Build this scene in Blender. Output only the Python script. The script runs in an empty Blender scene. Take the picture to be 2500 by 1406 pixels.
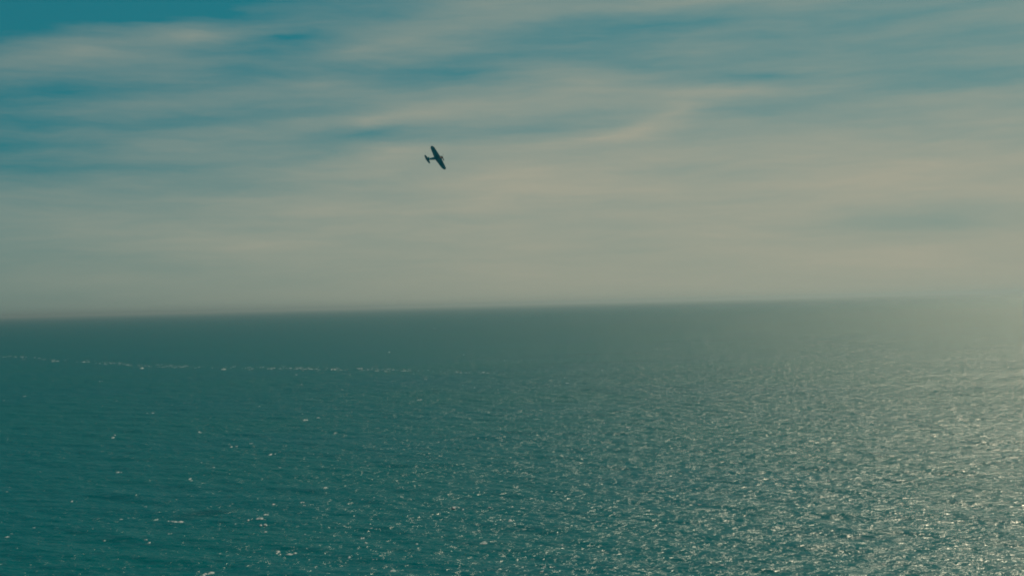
import bpy, bmesh, math, random
import numpy as np
from mathutils import Vector, Matrix

random.seed(11)
rng = np.random.default_rng(11)
scene = bpy.context.scene
COL = scene.collection

# ------------------------------------------------------------------ camera
CAM_H = 60.0
FPX = 3472.2                       # focal length in pixels of a 2500 px wide frame (50 mm on 36 mm)
pitch = math.atan(39.5 / FPX)
roll = math.radians(1.4)
Fv = Vector((0, math.cos(pitch), math.sin(pitch)))
U0 = Vector((0, -math.sin(pitch), math.cos(pitch)))
R0 = Vector((1, 0, 0))
Rv = R0 * math.cos(roll) - U0 * math.sin(roll)
Uv = U0 * math.cos(roll) + R0 * math.sin(roll)
cd = bpy.data.cameras.new("camera")
cam = bpy.data.objects.new("camera", cd)
COL.objects.link(cam)
cd.lens = 50
cd.sensor_width = 36
cd.clip_start = 0.5
cd.clip_end = 400000
M = Matrix((Rv, Uv, -Fv)).transposed().to_4x4()
M.translation = Vector((0, 0, CAM_H))
cam.matrix_world = M
scene.camera = cam


def ray(px, py):
    return (Fv + Rv * ((px - 1250) / FPX) + Uv * ((703 - py) / FPX)).normalized()


# ------------------------------------------------------------------ view
scene.view_settings.view_transform = 'Standard'
scene.view_settings.look = 'None'
scene.view_settings.exposure = 0.45
scene.view_settings.gamma = 1
scene.view_settings.use_curve_mapping = False
scene.cycles.filter_width = 1.9
scene.cycles.max_bounces = 6
scene.cycles.volume_bounces = 1
scene.cycles.sample_clamp_direct = 0.0
scene.cycles.sample_clamp_indirect = 2.0
scene.cycles.caustics_reflective = False
scene.cycles.caustics_refractive = False

# ------------------------------------------------------------------ sun
SUN_AZ = math.radians(28)          # to the right of the view
SUN_EL = math.radians(40)
sd = bpy.data.lights.new("sun", 'SUN')
sun = bpy.data.objects.new("sun", sd)
COL.objects.link(sun)
sd.energy = 5.0
sd.angle = math.radians(3.5)      # sun veiled by thin cloud
sd.color = (1.0, 0.50, 0.30)
to_sun = Vector((math.sin(SUN_AZ) * math.cos(SUN_EL), math.cos(SUN_AZ) * math.cos(SUN_EL), math.sin(SUN_EL)))
sun.rotation_euler = to_sun.to_track_quat('Z', 'Y').to_euler()

# ------------------------------------------------------------------ world sky
world = bpy.data.worlds.new("World")
scene.world = world
world.use_nodes = True
nt = world.node_tree
N, L = nt.nodes, nt.links
N.clear()


def nd(tree, typ, **kw):
    n = tree.nodes.new(typ)
    for k, v in kw.items():
        setattr(n, k, v)
    return n


def math_node(tree, op, a, b=None, c=None, clamp=False):
    n = tree.nodes.new('ShaderNodeMath')
    n.operation = op
    n.use_clamp = clamp
    for i, v in enumerate((a, b, c)):
        if v is None:
            continue
        if isinstance(v, (int, float)):
            n.inputs[i].default_value = v
        else:
            tree.links.new(v, n.inputs[i])
    return n.outputs[0]


def wm(op, a, b=None, c=None, clamp=False):
    return math_node(nt, op, a, b, c, clamp)


out = nd(nt, 'ShaderNodeOutputWorld')
bg = nd(nt, 'ShaderNodeBackground')
L.new(bg.outputs[0], out.inputs[0])
tc = nd(nt, 'ShaderNodeTexCoord')
sep = nd(nt, 'ShaderNodeSeparateXYZ')
L.new(tc.outputs['Generated'], sep.inputs[0])
az = wm('MULTIPLY', wm('ARCTAN2', sep.outputs[0], sep.outputs[1]), 180 / math.pi)
el = wm('MULTIPLY', wm('ARCSINE', sep.outputs[2]), 180 / math.pi)
elp = wm('MAXIMUM', el, 0.0)

# clear air: Nishita sky, tinted to the teal of the air
sky = nd(nt, 'ShaderNodeTexSky')
sky.sky_type = 'NISHITA'
sky.sun_disc = False
sky.sun_elevation = SUN_EL
sky.sun_rotation = SUN_AZ
sky.altitude = 60
sky.air_density = 1.0
sky.dust_density = 2.0
sky.ozone_density = 1.5
SKY_STRENGTH = 0.10
clear = nd(nt, 'ShaderNodeVectorMath', operation='MULTIPLY')
sk = nd(nt, 'ShaderNodeVectorMath', operation='MULTIPLY')
sk.inputs[1].default_value = (SKY_STRENGTH,) * 3
L.new(sky.outputs[0], sk.inputs[0])
gm = nd(nt, 'ShaderNodeGamma')
gm.inputs['Gamma'].default_value = 0.3
L.new(sk.outputs[0], gm.inputs['Color'])
L.new(gm.outputs[0], clear.inputs[0])
# the air darkens towards the zenith
dk = wm('MAXIMUM', wm('SUBTRACT', 1.0, wm('MULTIPLY', wm('MAXIMUM', wm('SUBTRACT', el, 13.0), 0.0), 0.03)), 0.30)
SKY_TINT = (0.018, 0.208, 0.243)
clear.inputs[1].default_value = SKY_TINT

# thin cloud sheet: wind-drawn streaks in sky directions (azimuth, elevation in degrees)
comb = nd(nt, 'ShaderNodeCombineXYZ')
L.new(az, comb.inputs[0]); L.new(el, comb.inputs[1])
# warp so that streak edges are ragged
wmap = nd(nt, 'ShaderNodeMapping')
wmap.inputs['Scale'].default_value = (0.16, 0.65, 1)
wmap.inputs['Rotation'].default_value = (0, 0, math.radians(-4))
L.new(comb.outputs[0], wmap.inputs[0])
wn = nd(nt, 'ShaderNodeTexNoise')
wn.inputs['Scale'].default_value = 1.0
wn.inputs['Detail'].default_value = 8
wn.inputs['Roughness'].default_value = 0.62
L.new(wmap.outputs[0], wn.inputs['Vector'])
wsub = nd(nt, 'ShaderNodeVectorMath', operation='SUBTRACT')
wsub.inputs[1].default_value = (0.5, 0.5, 0.5)
L.new(wn.outputs['Color'], wsub.inputs[0])
wmul = nd(nt, 'ShaderNodeVectorMath', operation='MULTIPLY')
wmul.inputs[1].default_value = (2.4, 0.85, 0)
L.new(wsub.outputs[0], wmul.inputs[0])
wadd = nd(nt, 'ShaderNodeVectorMath', operation='ADD')
L.new(comb.outputs[0], wadd.inputs[0]); L.new(wmul.outputs[0], wadd.inputs[1])
P = wadd.outputs[0]


def azel(px, py):
    d = ray(px, py)
    return math.degrees(math.atan2(d.x, d.y)), math.degrees(math.asin(d.z))


# (px, py, half length, half height, tilt deg (+ = rising to the right), amount)
STREAKS = [
    # pale cloud
    (210, 128, 420, 85, 4, .62), (455, 88, 170, 50, 9, .42), (640, 62, 330, 50, 4, .25),
    (30, 165, 260, 60, 5, .30), (1000, 92, 260, 75, 2, .42), (890, 125, 140, 28, 6, .25),
    (770, 208, 210, 50, 5, .32), (1020, 272, 260, 48, 4, .40), (900, 300, 110, 26, 12, .3),
    (1300, 250, 520, 60, 0, .25), (1600, 8, 560, 60, 3, .55), (1200, 12, 260, 55, 2, .30),
    (1650, 270, 130, 55, 24, .38), (1570, 312, 110, 36, 28, .18), (1800, 220, 260, 32, 5, .42), (1480, 335, 260, 30, 8, .40),
    (1430, 205, 380, 70, -3, .30), (960, 372, 170, 62, 4, .34), (1300, 425, 700, 90, 2, .30),
    (1200, 480, 200, 60, 8, .22), (2200, 425, 620, 80, 3, .26), (640, 600, 330, 36, 2, .26),
    (780, 520, 420, 70, 3, .20), (2050, 345, 620, 60, 2, .16), (2380, 275, 260, 60, 0, .16),
    (520, 250, 520, 60, 4, .16), (560, 320, 420, 30, 3, .16), (120, 520, 330, 60, 3, .12),
    (1750, 360, 500, 50, 0, .22), (300, 560, 420, 60, 2, .12), (2150, 620, 600, 50, 0, .10),
    (150, 290, 620, 150, 3, .08), (430, 180, 300, 60, 3, .10),
    # bluer gaps
    (60, 20, 620, 90, 3, -.27), (450, 25, 330, 50, 0, -.22), (340, 160, 300, 26, 4, -.18),
    (1620, 60, 480, 60, 3, -.27), (1330, 95, 330, 50, 6, -.21), (1880, 185, 200, 32, 0, -.42),
    (1560, 165, 260, 36, -6, -.34), (40, 330, 360, 90, 4, -.22), (520, 285, 460, 36, 4, -.30),
    (690, 95, 220, 36, 3, -.30), (890, 328, 300, 36, 3, -.32), (100, 420, 420, 60, 2, -.30),
    (1130, 182, 460, 62, 3, -.30), (1290, 318, 330, 50, 6, -.21), (2330, 190, 460, 50, 3, -.40),
    (1880, 275, 430, 50, -3, -.20), (2280, 545, 560, 60, 2, -.30), (600, 458, 260, 28, 0, -.20),
    (2200, 110, 460, 70, 2, -.16), (1900, 130, 300, 45, 3, -.1), (260, 220, 400, 40, 4, -.12),
    (1560, 615, 460, 45, 0, -.10), (2260, 335, 360, 34, 2, -.18), (1000, 430, 260, 30, 3, -.12),
]
KX = math.degrees(1 / FPX)
acc = None
for (px, py, a, b, tilt, amt) in STREAKS:
    A, E = azel(px, py)
    mp = nd(nt, 'ShaderNodeMapping')
    mp.vector_type = 'TEXTURE'
    mp.inputs['Location'].default_value = (A, E, 0)
    mp.inputs['Rotation'].default_value = (0, 0, math.radians(tilt - 1.4))
    mp.inputs['Scale'].default_value = (a * KX * 1.25, b * KX * 1.25, 1)
    L.new(P, mp.inputs[0])
    g = nd(nt, 'ShaderNodeTexGradient')
    g.gradient_type = 'QUADRATIC_SPHERE'
    L.new(mp.outputs[0], g.inputs[0])
    v = wm('MULTIPLY', g.outputs['Fac'], amt * 0.62) if acc is None else wm('MULTIPLY_ADD', g.outputs['Fac'], amt * 0.62, acc)
    acc = v

# fine fibrous texture over everything
fmap = nd(nt, 'ShaderNodeMapping')
fmap.inputs['Scale'].default_value = (0.14, 1.25, 1)
fmap.inputs['Rotation'].default_value = (0, 0, math.radians(-3))
L.new(P, fmap.inputs[0])
fn = nd(nt, 'ShaderNodeTexNoise')
fn.inputs['Scale'].default_value = 1.0
fn.inputs['Detail'].default_value = 9
fn.inputs['Roughness'].default_value = 0.6
L.new(fmap.outputs[0], fn.inputs['Vector'])
fib = wm('MULTIPLY', wm('SUBTRACT', fn.outputs[0], 0.5), 0.6)
ffade = wm('SUBTRACT', 1.0, wm('MULTIPLY', wm('EXPONENT', wm('MULTIPLY', elp, -0.45)), 0.9))
fib = wm('MULTIPLY', fib, ffade)

# veil of thin cloud, thickest low down and towards the sun
ramp = nd(nt, 'ShaderNodeFloatCurve')
c = ramp.mapping.curves[0]
# x = elevation / 90, y = amount
pts = [(0, .70), (1.0 / 90, .76), (2.4 / 90, .75), (4.2 / 90, .70), (5.6 / 90, .60), (7.5 / 90, .47), (10 / 90, .33),
       (12.5 / 90, .25), (20 / 90, .12), (45 / 90, .05), (1, .03)]
while len(c.points) < len(pts):
    c.points.new(0.5, 0.5)
for p, (x, y) in zip(c.points, pts):
    p.location = (x, y)
    p.handle_type = 'AUTO_CLAMPED'
ramp.mapping.update()
L.new(wm('DIVIDE', elp, 90), ramp.inputs['Value'])
azr = wm('MULTIPLY', wm('DIVIDE', az, 20.0), 1.0)
azr = wm('MINIMUM', wm('MAXIMUM', azr, -1.4), 1.6)
azl = wm('MINIMUM', azr, 0.0)
azp = wm('MAXIMUM', azr, 0.0)
azterm = wm('ADD', wm('MULTIPLY', azl, 0.34), wm('MULTIPLY', azp, 0.06))
m = wm('ADD', wm('ADD', ramp.outputs[0], azterm), wm('ADD', acc, fib))
m = wm('MINIMUM', wm('MAXIMUM', m, 0.0), 1.0)

mix = nd(nt, 'ShaderNodeMix')
mix.data_type = 'RGBA'
mix.clamp_factor = True
L.new(m, mix.inputs['Factor'])
L.new(clear.outputs[0], mix.inputs['A'])
mix.inputs['B'].default_value = (0.405, 0.380, 0.288, 1)
L.new(mix.outputs['Result'], bg.inputs['Color'])
L.new(wm('MULTIPLY', dk, 0.732), bg.inputs['Strength'])


# ------------------------------------------------------------------ helpers
def tag(o, label=None, category=None, group=None, kind=None):
    if label: o["label"] = label
    if category: o["category"] = category
    if group: o["group"] = group
    if kind: o["kind"] = kind
    return o


def new_mat(name):
    mt = bpy.data.materials.new(name)
    mt.use_nodes = True
    return mt, mt.node_tree, mt.node_tree.nodes['Principled BSDF']


# ------------------------------------------------------------------ sea surface
NW = 64
wl = np.exp(rng.uniform(math.log(2.2), math.log(34.0), NW))
wl[:6] = (34, 29, 25, 21, 18, 15)
mean_dir = math.radians(62)
ang = mean_dir + rng.normal(0, 0.48, NW)
kk = 2 * math.pi / wl
slope = 0.09 * math.sqrt(2 / NW) * np.where(wl > 12, 0.75, 1.0)
amp = slope / kk
ph = rng.uniform(0, 2 * math.pi, NW)


def sea_height(x, y, dr, da):
    """sum of wind waves; those too short for the local mesh spacing fade out"""
    r = np.hypot(x, y) + 1e-6
    ux, uy = x / r, y / r
    h = np.zeros_like(x)
    for i in range(NW):
        kx, ky = kk[i] * math.cos(ang[i]), kk[i] * math.sin(ang[i])
        inc = np.maximum(np.abs(kx * ux + ky * uy) * dr, np.abs(kx * uy - ky * ux) * da)
        w = np.clip((2.2 - inc) / 1.0, 0, 1)
        if not w.any():
            continue
        p = kx * x + ky * y + ph[i]
        h += amp[i] * w * (np.sin(p) + 0.18 * np.cos(2 * p))
    return h


rs = [3.0]
while rs[-1] < 150:
    rs.append(rs[-1] * 1.12)
rs[-1] = 150.0
while rs[-1] < 110000:
    r = rs[-1]
    step = min(max(0.55, r * r / 230000.0), r * 0.08)
    rs.append(r + step)
rs = np.array(rs)
fine = np.radians(np.arange(-27, 27.001, 0.045))
e = []
a = 27.0; st = 0.045
while a < 180:
    st = min(st * 1.35, 6.0); a += st
    e.append(a)
e = np.array([v for v in e if v < 177] + [180.0])
th = np.concatenate((np.radians(-e[::-1][1:]), fine, np.radians(e)))      # closed ring: last column is 180 deg
nr, nc = len(rs), len(th)
RR, TT = np.meshgrid(rs.astype(np.float32), th.astype(np.float32), indexing='ij')
X = (RR * np.sin(TT)).astype(np.float32)
Y = (RR * np.cos(TT)).astype(np.float32)
drr = np.gradient(rs).astype(np.float32)[:, None] * np.ones((1, nc), np.float32)
dth = np.gradient(th); dth[0] = dth[-1] = math.radians(6)
daa = (RR * dth.astype(np.float32)[None, :]).astype(np.float32)
Z = sea_height(X, Y, drr, daa).astype(np.float32)
co = np.stack((X, Y, Z), -1).reshape(-1, 3)
co = np.concatenate((co, np.zeros((1, 3), np.float32)))
idx = np.arange(nr * nc).reshape(nr, nc)
nx = np.roll(idx, -1, axis=1)
quads = np.stack((idx[:-1], nx[:-1], nx[1:], idx[1:]), -1).reshape(-1, 4)[:, ::-1]
tris = np.stack((np.full(nc, nr * nc), nx[0], idx[0]), -1)[:, ::-1]
tris = tris[:, ::-1]
me = bpy.data.meshes.new("sea")
nq, ntr = len(quads), len(tris)
me.vertices.add(len(co))
me.vertices.foreach_set("co", co.ravel())
me.loops.add(nq * 4 + ntr * 3)
me.loops.foreach_set("vertex_index", np.concatenate((quads.ravel(), tris.ravel())).astype(np.int32))
me.polygons.add(nq + ntr)
starts = np.concatenate((np.arange(nq) * 4, nq * 4 + np.arange(ntr) * 3)).astype(np.int32)
me.polygons.foreach_set("loop_start", starts)
me.polygons.foreach_set("use_smooth", np.ones(nq + ntr, bool))
me.update(calc_edges=True)
me.validate()
if me.polygons[nq // 2].normal.z < 0:
    me.flip_normals()
sea = bpy.data.objects.new("sea", me)
COL.objects.link(sea)
tag(sea, kind="structure")

mt, t, bs = new_mat("sea_water")
t.nodes.remove(bs)
mo = t.nodes['Material Output']
body = nd(t, 'ShaderNodeBsdfDiffuse')
gl = nd(t, 'ShaderNodeBsdfGlossy')
gl.distribution = 'GGX'
gl.inputs['Color'].default_value = (0.36, 0.62, 0.70, 1)
gl.inputs['Roughness'].default_value = 0.23
fr = nd(t, 'ShaderNodeFresnel')
fr.inputs['IOR'].default_value = 1.33
ms = nd(t, 'ShaderNodeMixShader')
fs = math_node(t, 'MULTIPLY', fr.outputs[0], 0.58)
t.links.new(fs, ms.inputs[0]); t.links.new(body.outputs[0], ms.inputs[1]); t.links.new(gl.outputs[0], ms.inputs[2])
t.links.new(ms.outputs[0], mo.inputs['Surface'])
tcn = nd(t, 'ShaderNodeTexCoord')
mp = nd(t, 'ShaderNodeMapping')
mp.inputs['Rotation'].default_value = (0, 0, math.radians(28))
mp.inputs['Scale'].default_value = (0.75, 1.15, 1)
t.links.new(tcn.outputs['Object'], mp.inputs[0])
n1 = nd(t, 'ShaderNodeTexNoise')
n1.inputs['Scale'].default_value = 0.42
n1.inputs['Detail'].default_value = 3
n1.inputs['Roughness'].default_value = 0.55
n1.inputs['Distortion'].default_value = 0.4
t.links.new(mp.outputs[0], n1.inputs['Vector'])
bp = nd(t, 'ShaderNodeBump')
bp.inputs['Strength'].default_value = 1.0
# gusts: streaks of rougher and smoother water drawn out along the wind
gmap = nd(t, 'ShaderNodeMapping')
gmap.inputs['Rotation'].default_value = (0, 0, math.radians(28))
gmap.inputs['Scale'].default_value = (0.004, 0.018, 1)
t.links.new(tcn.outputs['Object'], gmap.inputs[0])
gn = nd(t, 'ShaderNodeTexNoise')
gn.inputs['Scale'].default_value = 1.0
gn.inputs['Detail'].default_value = 5
gn.inputs['Roughness'].default_value = 0.6
t.links.new(gmap.outputs[0], gn.inputs['Vector'])
gr = nd(t, 'ShaderNodeMapRange')
gr.inputs['From Min'].default_value = 0.3; gr.inputs['From Max'].default_value = 0.7
gr.inputs['To Min'].default_value = 1.2; gr.inputs['To Max'].default_value = 2.1
t.links.new(gn.outputs[0], gr.inputs[0])
t.links.new(gr.outputs[0], bp.inputs['Distance'])
# longer waves riding under the chop
n3 = nd(t, 'ShaderNodeTexNoise')
n3.inputs['Scale'].default_value = 0.11
n3.inputs['Detail'].default_value = 2
t.links.new(mp.outputs[0], n3.inputs['Vector'])
t.links.new(math_node(t, 'MULTIPLY_ADD', n3.outputs[0], 1.7, n1.outputs[0]), bp.inputs['Height'])
t.links.new(bp.outputs[0], gl.inputs['Normal']); t.links.new(bp.outputs[0], fr.inputs['Normal'])
# slow patches of slightly greener / bluer water
n2 = nd(t, 'ShaderNodeTexNoise')
n2.inputs['Scale'].default_value = 0.006
n2.inputs['Detail'].default_value = 3
t.links.new(tcn.outputs['Object'], n2.inputs['Vector'])
mx = nd(t, 'ShaderNodeMix'); mx.data_type = 'RGBA'
mx.inputs['A'].default_value = (0.0, 0.109, 0.140, 1)
mx.inputs['B'].default_value = (0.0, 0.099, 0.165, 1)
t.links.new(n2.outputs[0], mx.inputs['Factor'])
t.links.new(mx.outputs['Result'], body.inputs['Color'])
me.materials.append(mt)


# ------------------------------------------------------------------ foam (whitecaps)
def ground(px, py):
    d = ray(px, py)
    k = -CAM_H / d.z
    return d.x * k, d.y * k


foam_v, foam_f = [], []


def whitecap(x, y, w, d, h, rot):
    """a lumpy, ragged breaking crest: w wide, d deep, h high"""
    dr = max(0.55, (x * x + y * y) / 230000.0)
    r = math.hypot(x, y)
    base = float(sea_height(np.array([x]), np.array([y]), np.array([dr]), np.array([r * 0.00079]))[0])
    lobes = random.choice((1, 2, 2, 3))
    for q in range(lobes):
        ox = random.uniform(-.5, .5) * w * (lobes > 1)
        oy = random.uniform(-.4, .4) * d * (lobes > 1)
        lw = w * random.uniform(.45, .9) / (1 if lobes == 1 else 1.4)
        ld = d * random.uniform(.5, 1)
        n = 11
        i0 = len(foam_v)
        ca, sa = math.cos(rot + random.uniform(-.2, .2)), math.sin(rot)
        foam_v.append((x + ox * ca, y + oy, base + h))
        for ringk, (rad, hh) in enumerate(((.5, .8), (1.0, -.35))):
            for j in range(n):
                an = j / n * math.tau
                rr_ = rad * random.uniform(.55, 1.15)
                lx, ly = math.cos(an) * lw * .5 * rr_, math.sin(an) * ld * .5 * rr_
                foam_v.append((x + ox * ca + lx * ca - ly * sa, y + oy + lx * sa + ly * ca, base + h * hh * random.uniform(.7, 1.1)))
        for j in range(n):
            k = (j + 1) % n
            foam_f.append((i0, i0 + 1 + j, i0 + 1 + k))
            foam_f.append((i0 + 1 + j, i0 + 1 + n + j, i0 + 1 + n + k, i0 + 1 + k))


def cap_px(px, py, wpx, hpx, rot=None):
    x, y = ground(px, py)
    r = math.hypot(x, y)
    w = wpx / FPX * r
    hgt = hpx / FPX * r
    whitecap(x, y, w, hgt * 4.0, hgt * .3, rot if rot is not None else random.uniform(-.35, .15))


# the larger whitecaps, standing where they stand in the photograph
for c in [(720, 1351, 34, 8), (675, 1346, 14, 9), (500, 1400, 28, 10), (437, 1275, 30, 6), (412, 1274, 14, 5),
          (367, 1325, 14, 6), (635, 1268, 26, 8), (648, 1256, 12, 6), (610, 1270, 12, 5), (643, 1280, 18, 6),
          (381, 1268, 12, 7), (297, 1266, 12, 5), (293, 1151, 20, 5), (281, 1069, 16, 5), (280, 1063, 10, 5),
          (568, 1090, 20, 7), (664, 1108, 14, 6), (777, 1020, 22, 5), (745, 1026, 16, 6), (466, 1168, 10, 5),
          (470, 1175, 12, 5), (667, 1231, 14, 7), (648, 1298, 14, 5), (853, 1360, 14, 8), (880, 1311, 14, 8),
          (897, 1325, 12, 6), (960, 1393, 34, 10), (794, 1194, 12, 8), (57, 967, 18, 3), (366, 1009, 16, 3),
          (355, 899, 18, 6), (550, 902, 14, 5), (808, 903, 18, 6), (950, 860, 8, 4), (1384, 936, 14, 5),
          (1022, 976, 14, 4), (1538, 1043, 18, 6), (177, 1223, 10, 5), (486, 1054, 10, 6), (521, 1140, 12, 5),
          (1010, 1328, 16, 7), (1110, 1238, 12, 9), (1130, 1243, 10, 8), (1160, 1325, 50, 7), (1245, 1272, 16, 16),
          (255, 1318, 12, 6), (135, 882, 18, 3), (205, 884, 16, 5), (880, 900, 30, 4), (1180, 910, 14, 4)]:
    cap_px(*c)
# the broken line of foam far out
for i in range(460):
    px = random.uniform(-20, 1500) if i % 2 else random.gauss(600, 330)
    yl = np.interp(px, [-20, 60, 200, 350, 600, 900, 1250, 1500], [868, 872, 882, 893, 898, 902, 912, 934])
    dens = .5 + .5 * math.sin(px * .021 + 1.3 * math.sin(px * .007))
    if random.random() > .3 + .7 * dens:
        continue
    if random.random() < (px - 600) / 1400:
        continue
    cap_px(px, yl + random.gauss(0, 2.2), random.uniform(5, 20), random.uniform(0.5, 1.6))
# scattered small ones everywhere
for i in range(330):
    px = random.uniform(-100, 2600)
    py = 800 + 640 * random.random() ** .8
    s = (py - 740) / 660
    if px < 1000 and random.random() < .35:
        continue
    sz = random.choice((.5, .5, .7, .7, 1.0, 1.3))
    cap_px(px, py, (3 + 9 * s) * sz, (1.2 + 2.2 * s) * sz)
fm = bpy.data.meshes.new("foam")
fm.from_pydata(foam_v, [], foam_f)
fm.update()
for p in fm.polygons:
    p.use_smooth = True
foam = bpy.data.objects.new("foam", fm)
COL.objects.link(foam)
tag(foam, kind="stuff")
mt, t, bs = new_mat("foam")
bs.inputs['Base Color'].default_value = (0.26, 0.40, 0.38, 1)
bs.inputs['Roughness'].default_value = 0.9
nn = nd(t, 'ShaderNodeTexNoise'); nn.inputs['Scale'].default_value = 1.6; nn.inputs['Detail'].default_value = 4
tcn = nd(t, 'ShaderNodeTexCoord'); t.links.new(tcn.outputs['Object'], nn.inputs['Vector'])
mx = nd(t, 'ShaderNodeMix'); mx.data_type = 'RGBA'
mx.inputs['A'].default_value = (0.06, 0.30, 0.38, 1)
mx.inputs['B'].default_value = (0.27, 0.52, 0.68, 1)
cr = nd(t, 'ShaderNodeMapRange'); cr.inputs['From Min'].default_value = .38; cr.inputs['From Max'].default_value = .6
t.links.new(nn.outputs[0], cr.inputs[0]); t.links.new(cr.outputs[0], mx.inputs['Factor'])
t.links.new(mx.outputs['Result'], bs.inputs['Base Color'])
fm.materials.append(mt)

# ------------------------------------------------------------------ aeroplane
# local axes: +X nose, +Y left wing, +Z up; metres
DIST = 550.0
anchor = Vector((0, 0, CAM_H)) + ray(1068.8, 387.4) * DIST


def img(v):
    return Rv * v[0] + Uv * v[1] - Fv * v[2]


fx = img((700, 50, 538)).normalized()
lw_dir = img((475, -840, -540)).normalized()          # left wing points down and away
upv = fx.cross(lw_dir).normalized()
lw_dir = upv.cross(fx).normalized()
root = bpy.data.objects.new("propeller_plane", None)
COL.objects.link(root)
PM = Matrix((fx, lw_dir, upv)).transposed().to_4x4()
PM.translation = anchor
root.matrix_world = PM
root.empty_display_size = 1
tag(root, "small dark single-engined propeller aeroplane banking steeply in the sky above the sea", "aeroplane")


def paint(name, c1, c2, rough, scale=1.2):
    mt, t, bs = new_mat(name)
    tcn = nd(t, 'ShaderNodeTexCoord')
    nn = nd(t, 'ShaderNodeTexNoise'); nn.inputs['Scale'].default_value = scale; nn.inputs['Detail'].default_value = 3
    t.links.new(tcn.outputs['Object'], nn.inputs['Vector'])
    mr = nd(t, 'ShaderNodeMapRange'); mr.inputs['From Min'].default_value = .45; mr.inputs['From Max'].default_value = .55
    t.links.new(nn.outputs[0], mr.inputs[0])
    mx = nd(t, 'ShaderNodeMix'); mx.data_type = 'RGBA'
    mx.inputs['A'].default_value = (*c1, 1); mx.inputs['B'].default_value = (*c2, 1)
    t.links.new(mr.outputs[0], mx.inputs['Factor'])
    t.links.new(mx.outputs['Result'], bs.inputs['Base Color'])
    bs.inputs['Roughness'].default_value = rough
    bs.inputs['Specular IOR Level'].default_value = 0.03
    return mt


M_BODY = paint("aircraft_paint", (0.006, 0.40, 0.50), (0.008, 0.32, 0.40), 0.8, 0.5)
M_GLASS = paint("canopy_glass", (0.02, 0.05, 0.06), (0.03, 0.06, 0.07), 0.08)
M_PROP = paint("propeller_paint", (0.02, 0.05, 0.05), (0.03, 0.05, 0.05), 0.5)


def link(name, bm, mat, parent, smooth=True):
    m_ = bpy.data.meshes.new(name)
    bmesh.ops.recalc_face_normals(bm, faces=bm.faces)
    bm.to_mesh(m_); bm.free()
    for p in m_.polygons:
        p.use_smooth = smooth
    m_.materials.append(mat)
    o = bpy.data.objects.new(name, m_)
    COL.objects.link(o)
    o.parent = parent
    return o


def loft(sections, cap=True):
    """sections: lists of equal-length point rings"""
    bm = bmesh.new()
    rings = [[bm.verts.new(p) for p in s] for s in sections]
    n = len(rings[0])
    for a_, b_ in zip(rings, rings[1:]):
        for i in range(n):
            j = (i + 1) % n
            bm.faces.new((a_[i], a_[j], b_[j], b_[i]))
    if cap:
        bm.faces.new(rings[0]); bm.faces.new(rings[-1][::-1])
    return bm


def ell(x, zc, wy, hz, n=20, p=2.2):
    o = []
    for i in range(n):
        a_ = math.tau * i / n
        c_, s_ = math.cos(a_), math.sin(a_)
        o.append((x, math.copysign(abs(c_) ** (2 / p), c_) * wy, zc + math.copysign(abs(s_) ** (2 / p), s_) * hz))
    return o


# fuselage: round cowling, deep middle, slim tail
fus = [(1.95, .42, .38, .42), (1.85, .42, .50, .55), (1.5, .42, .54, .62), (.9, .42, .54, .66), (.1, .42, .57, .70),
       (-.9, .44, .55, .68), (-2.0, .48, .50, .60), (-3.3, .52, .42, .48), (-4.6, .56, .31, .38), (-5.8, .60, .18, .26),
       (-6.5, .62, .05, .14)]
fuse = link("fuselage", loft([ell(*s) for s in fus]), M_BODY, root)
# cooling intake under the chin and exhaust stacks along the cowling
link("intake", loft([ell(1.3, -.12, .18, .16, 12), ell(.9, -.18, .24, .20, 12), ell(-.2, -.16, .22, .16, 12), ell(-.7, -.05, .1, .06, 12)]), M_BODY, root)


def airfoil(chord, xle, y, z, thick, n=14, twist=0):
    top, bot = [], []
    for i in range(n + 1):
        u = .5 - .5 * math.cos(math.pi * i / n)
        tt = 5 * thick * (.2969 * math.sqrt(u) - .126 * u - .3516 * u * u + .2843 * u ** 3 - .1036 * u ** 4)
        top.append((xle - u * chord, y, z + (tt + .02 * math.sin(math.pi * u)) * chord))
        bot.append((xle - u * chord, y, z + (-tt * .8 + .02 * math.sin(math.pi * u)) * chord))
    return top + bot[-2:0:-1]


def wing(sign):
    secs = []
    S = 5.6
    for k in range(15):
        u = k / 14
        y = .25 + (S - .25) * u
        ch = 3.25 - (3.25 - 1.75) * u
        if u > .8:
            q = (u - .8) / .2
            ch *= math.sqrt(max(1 - (q * .93) ** 2.6, 0.05))
        mid = .12 - .16 * u
        secs.append(airfoil(ch, mid + ch * .5, sign * y, .0 + .095 * (y - .25), .13 - .05 * u))
    return loft(secs)


for s in (1, -1):
    w_ = link("wing", wing(s), M_BODY, root)
    # aileron set a little proud of the trailing edge
    secs = []
    for k in range(6):
        u = .55 + .33 * k / 5
        y = .25 + 5.35 * u
        ch = 3.25 - 1.50 * u
        if u > .8:
            ch *= math.sqrt(1 - (((u - .8) / .2) * .93) ** 2.6)
        xte = .12 - .16 * u - ch * .5
        secs.append(airfoil(ch * .24, xte + ch * .21, s * y, .095 * (y - .25) + .01, .16, 8))
    link("aileron", loft(secs), M_BODY, w_)

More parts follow.
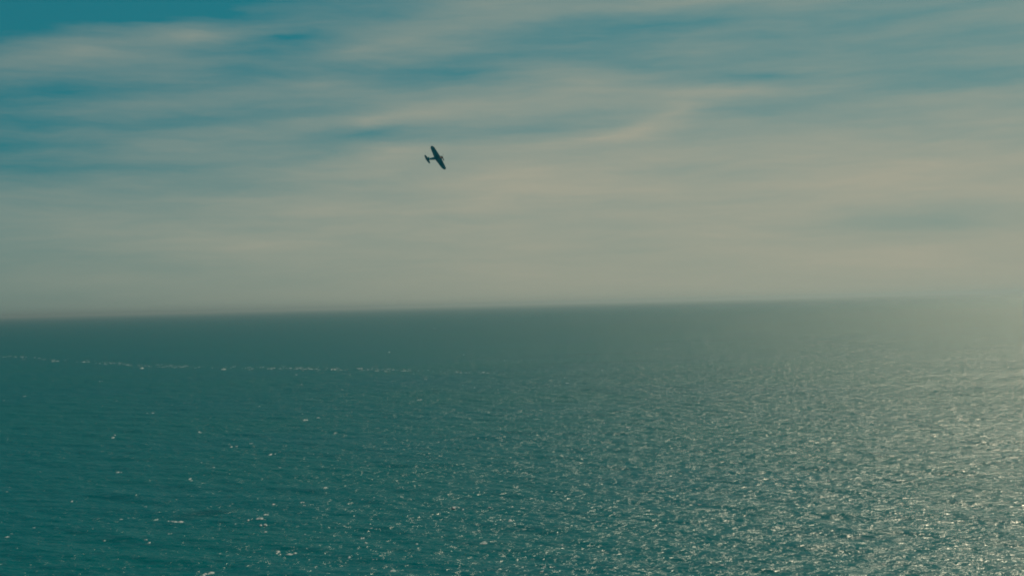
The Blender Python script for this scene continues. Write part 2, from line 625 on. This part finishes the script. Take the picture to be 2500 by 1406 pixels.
for s in (1, -1):
    secs = []
    for k in range(9):
        u = k / 8
        ch = (1.45 - .35 * u) * (math.sqrt(max(1 - (u * .95) ** 3.2, .05)))
        secs.append(airfoil(ch, -5.0 - .16 * u - (1.45 - ch) * .35, s * (.08 + 1.95 * u), .66, .10, 10))
    link("tailplane", loft(secs), M_BODY, root)
secs = []
for k in range(9):
    u = k / 8
    ch = (1.55 - .45 * u) * (math.sqrt(max(1 - (u * .94) ** 3, .06)))
    pts_ = airfoil(ch, -5.05 - .35 * u - (1.5 - ch) * .2, 0, 0, .09, 10)
    secs.append([(p[0], p[2], .7 + 1.45 * u) for p in pts_])
fin = link("tail_fin", loft(secs), M_BODY, root)
secs = []
for k in range(7):
    u = k / 6
    secs.append([(p[0], p[2], .45 + 1.45 * u) for p in airfoil(.5 - .1 * u, -6.22 - .05 * u, 0, 0, .1, 8)])
link("rudder", loft(secs), M_BODY, fin)

can = [(.75, .98, .06, .04), (.5, 1.02, .24, .14), (.1, 1.06, .29, .26), (-.5, 1.04, .28, .26), (-1.1, .98, .22, .18), (-1.7, .90, .08, .06)]
cano = link("canopy", loft([ell(*s, 16, 2) for s in can]), M_GLASS, root)
for x_, zc, wy, hz in ((.42, 1.03, .26, .17), (-.2, 1.06, .30, .275), (-.8, 1.01, .265, .23)):
    link("canopy_frame", loft([ell(x_ + .03, zc, wy, hz, 16, 2), ell(x_ - .03, zc, wy, hz, 16, 2)]), M_BODY, cano)

prop = bpy.data.objects.new("propeller", None)
sp = loft([ell(2.40, .42, .03, .03, 16, 2), ell(2.33, .42, .12, .12, 16, 2), ell(2.15, .42, .22, .22, 16, 2), ell(1.96, .42, .27, .27, 16, 2)])
prop = link("propeller", sp, M_PROP, root)
prop.name = "propeller"
for k in range(3):
    a0 = math.radians(-6 + 120 * k)
    secs = []
    for q in range(9):
        u = q / 8
        rad = .2 + 1.42 * u
        ch = .12 + .20 * math.sin(math.pi * min(1, u * .9 + .12)) ** .8
        if u > .93:
            ch *= .55
        tw = math.radians(62 - 38 * u)
        ring = []
        for i in range(8):
            b_ = math.tau * i / 8
            cx, cz = math.cos(b_) * ch * .5, math.sin(b_) * .025
            lx = cx * math.sin(tw) + cz * math.cos(tw)          # along the shaft
            ly = cx * math.cos(tw) - cz * math.sin(tw)
            # radial along direction a0 in the YZ plane
            ring.append((2.10 + lx, math.cos(a0) * rad - math.sin(a0) * ly, .42 + math.sin(a0) * rad + math.cos(a0) * ly))
        secs.append(ring)
    link("blade", loft(secs), M_PROP, prop)
for s in (1, -1):
    bm = bmesh.new()
    for k in range(5):
        x_ = 1.55 - k * .24
        mtx = Matrix.Translation((x_, s * .47, .62)) @ Matrix.Rotation(math.radians(70 * s), 4, 'X') @ Matrix.Rotation(math.radians(-55), 4, 'Y')
        bmesh.ops.create_cone(bm, cap_ends=True, segments=8, radius1=.05, radius2=.04, depth=.22, matrix=mtx)
    link("exhaust_stack", bm, M_PROP, fuse)

# ------------------------------------------------------------------ haze over the sea
bm = bmesh.new()
bmesh.ops.create_cube(bm, size=1)
hm = bpy.data.meshes.new("haze")
TOP = 150.0
for v in bm.verts:
    v.co.x *= 250000; v.co.y *= 250000
    v.co.z = TOP if v.co.z > 0 else -4.0
bm.to_mesh(hm); bm.free()
haze = bpy.data.objects.new("haze", hm)
COL.objects.link(haze)
tag(haze, kind="stuff")
mt = bpy.data.materials.new("haze")
mt.use_nodes = True
t = mt.node_tree
t.nodes.clear()
o_ = nd(t, 'ShaderNodeOutputMaterial')
pv = nd(t, 'ShaderNodeVolumePrincipled')
pv.inputs['Color'].default_value = (0.25, 0.475, 0.57, 1)
pv.inputs['Density'].default_value = 3.7e-5
pv.inputs['Anisotropy'].default_value = 0.68
t.links.new(pv.outputs[0], o_.inputs['Volume'])
hm.materials.append(mt)
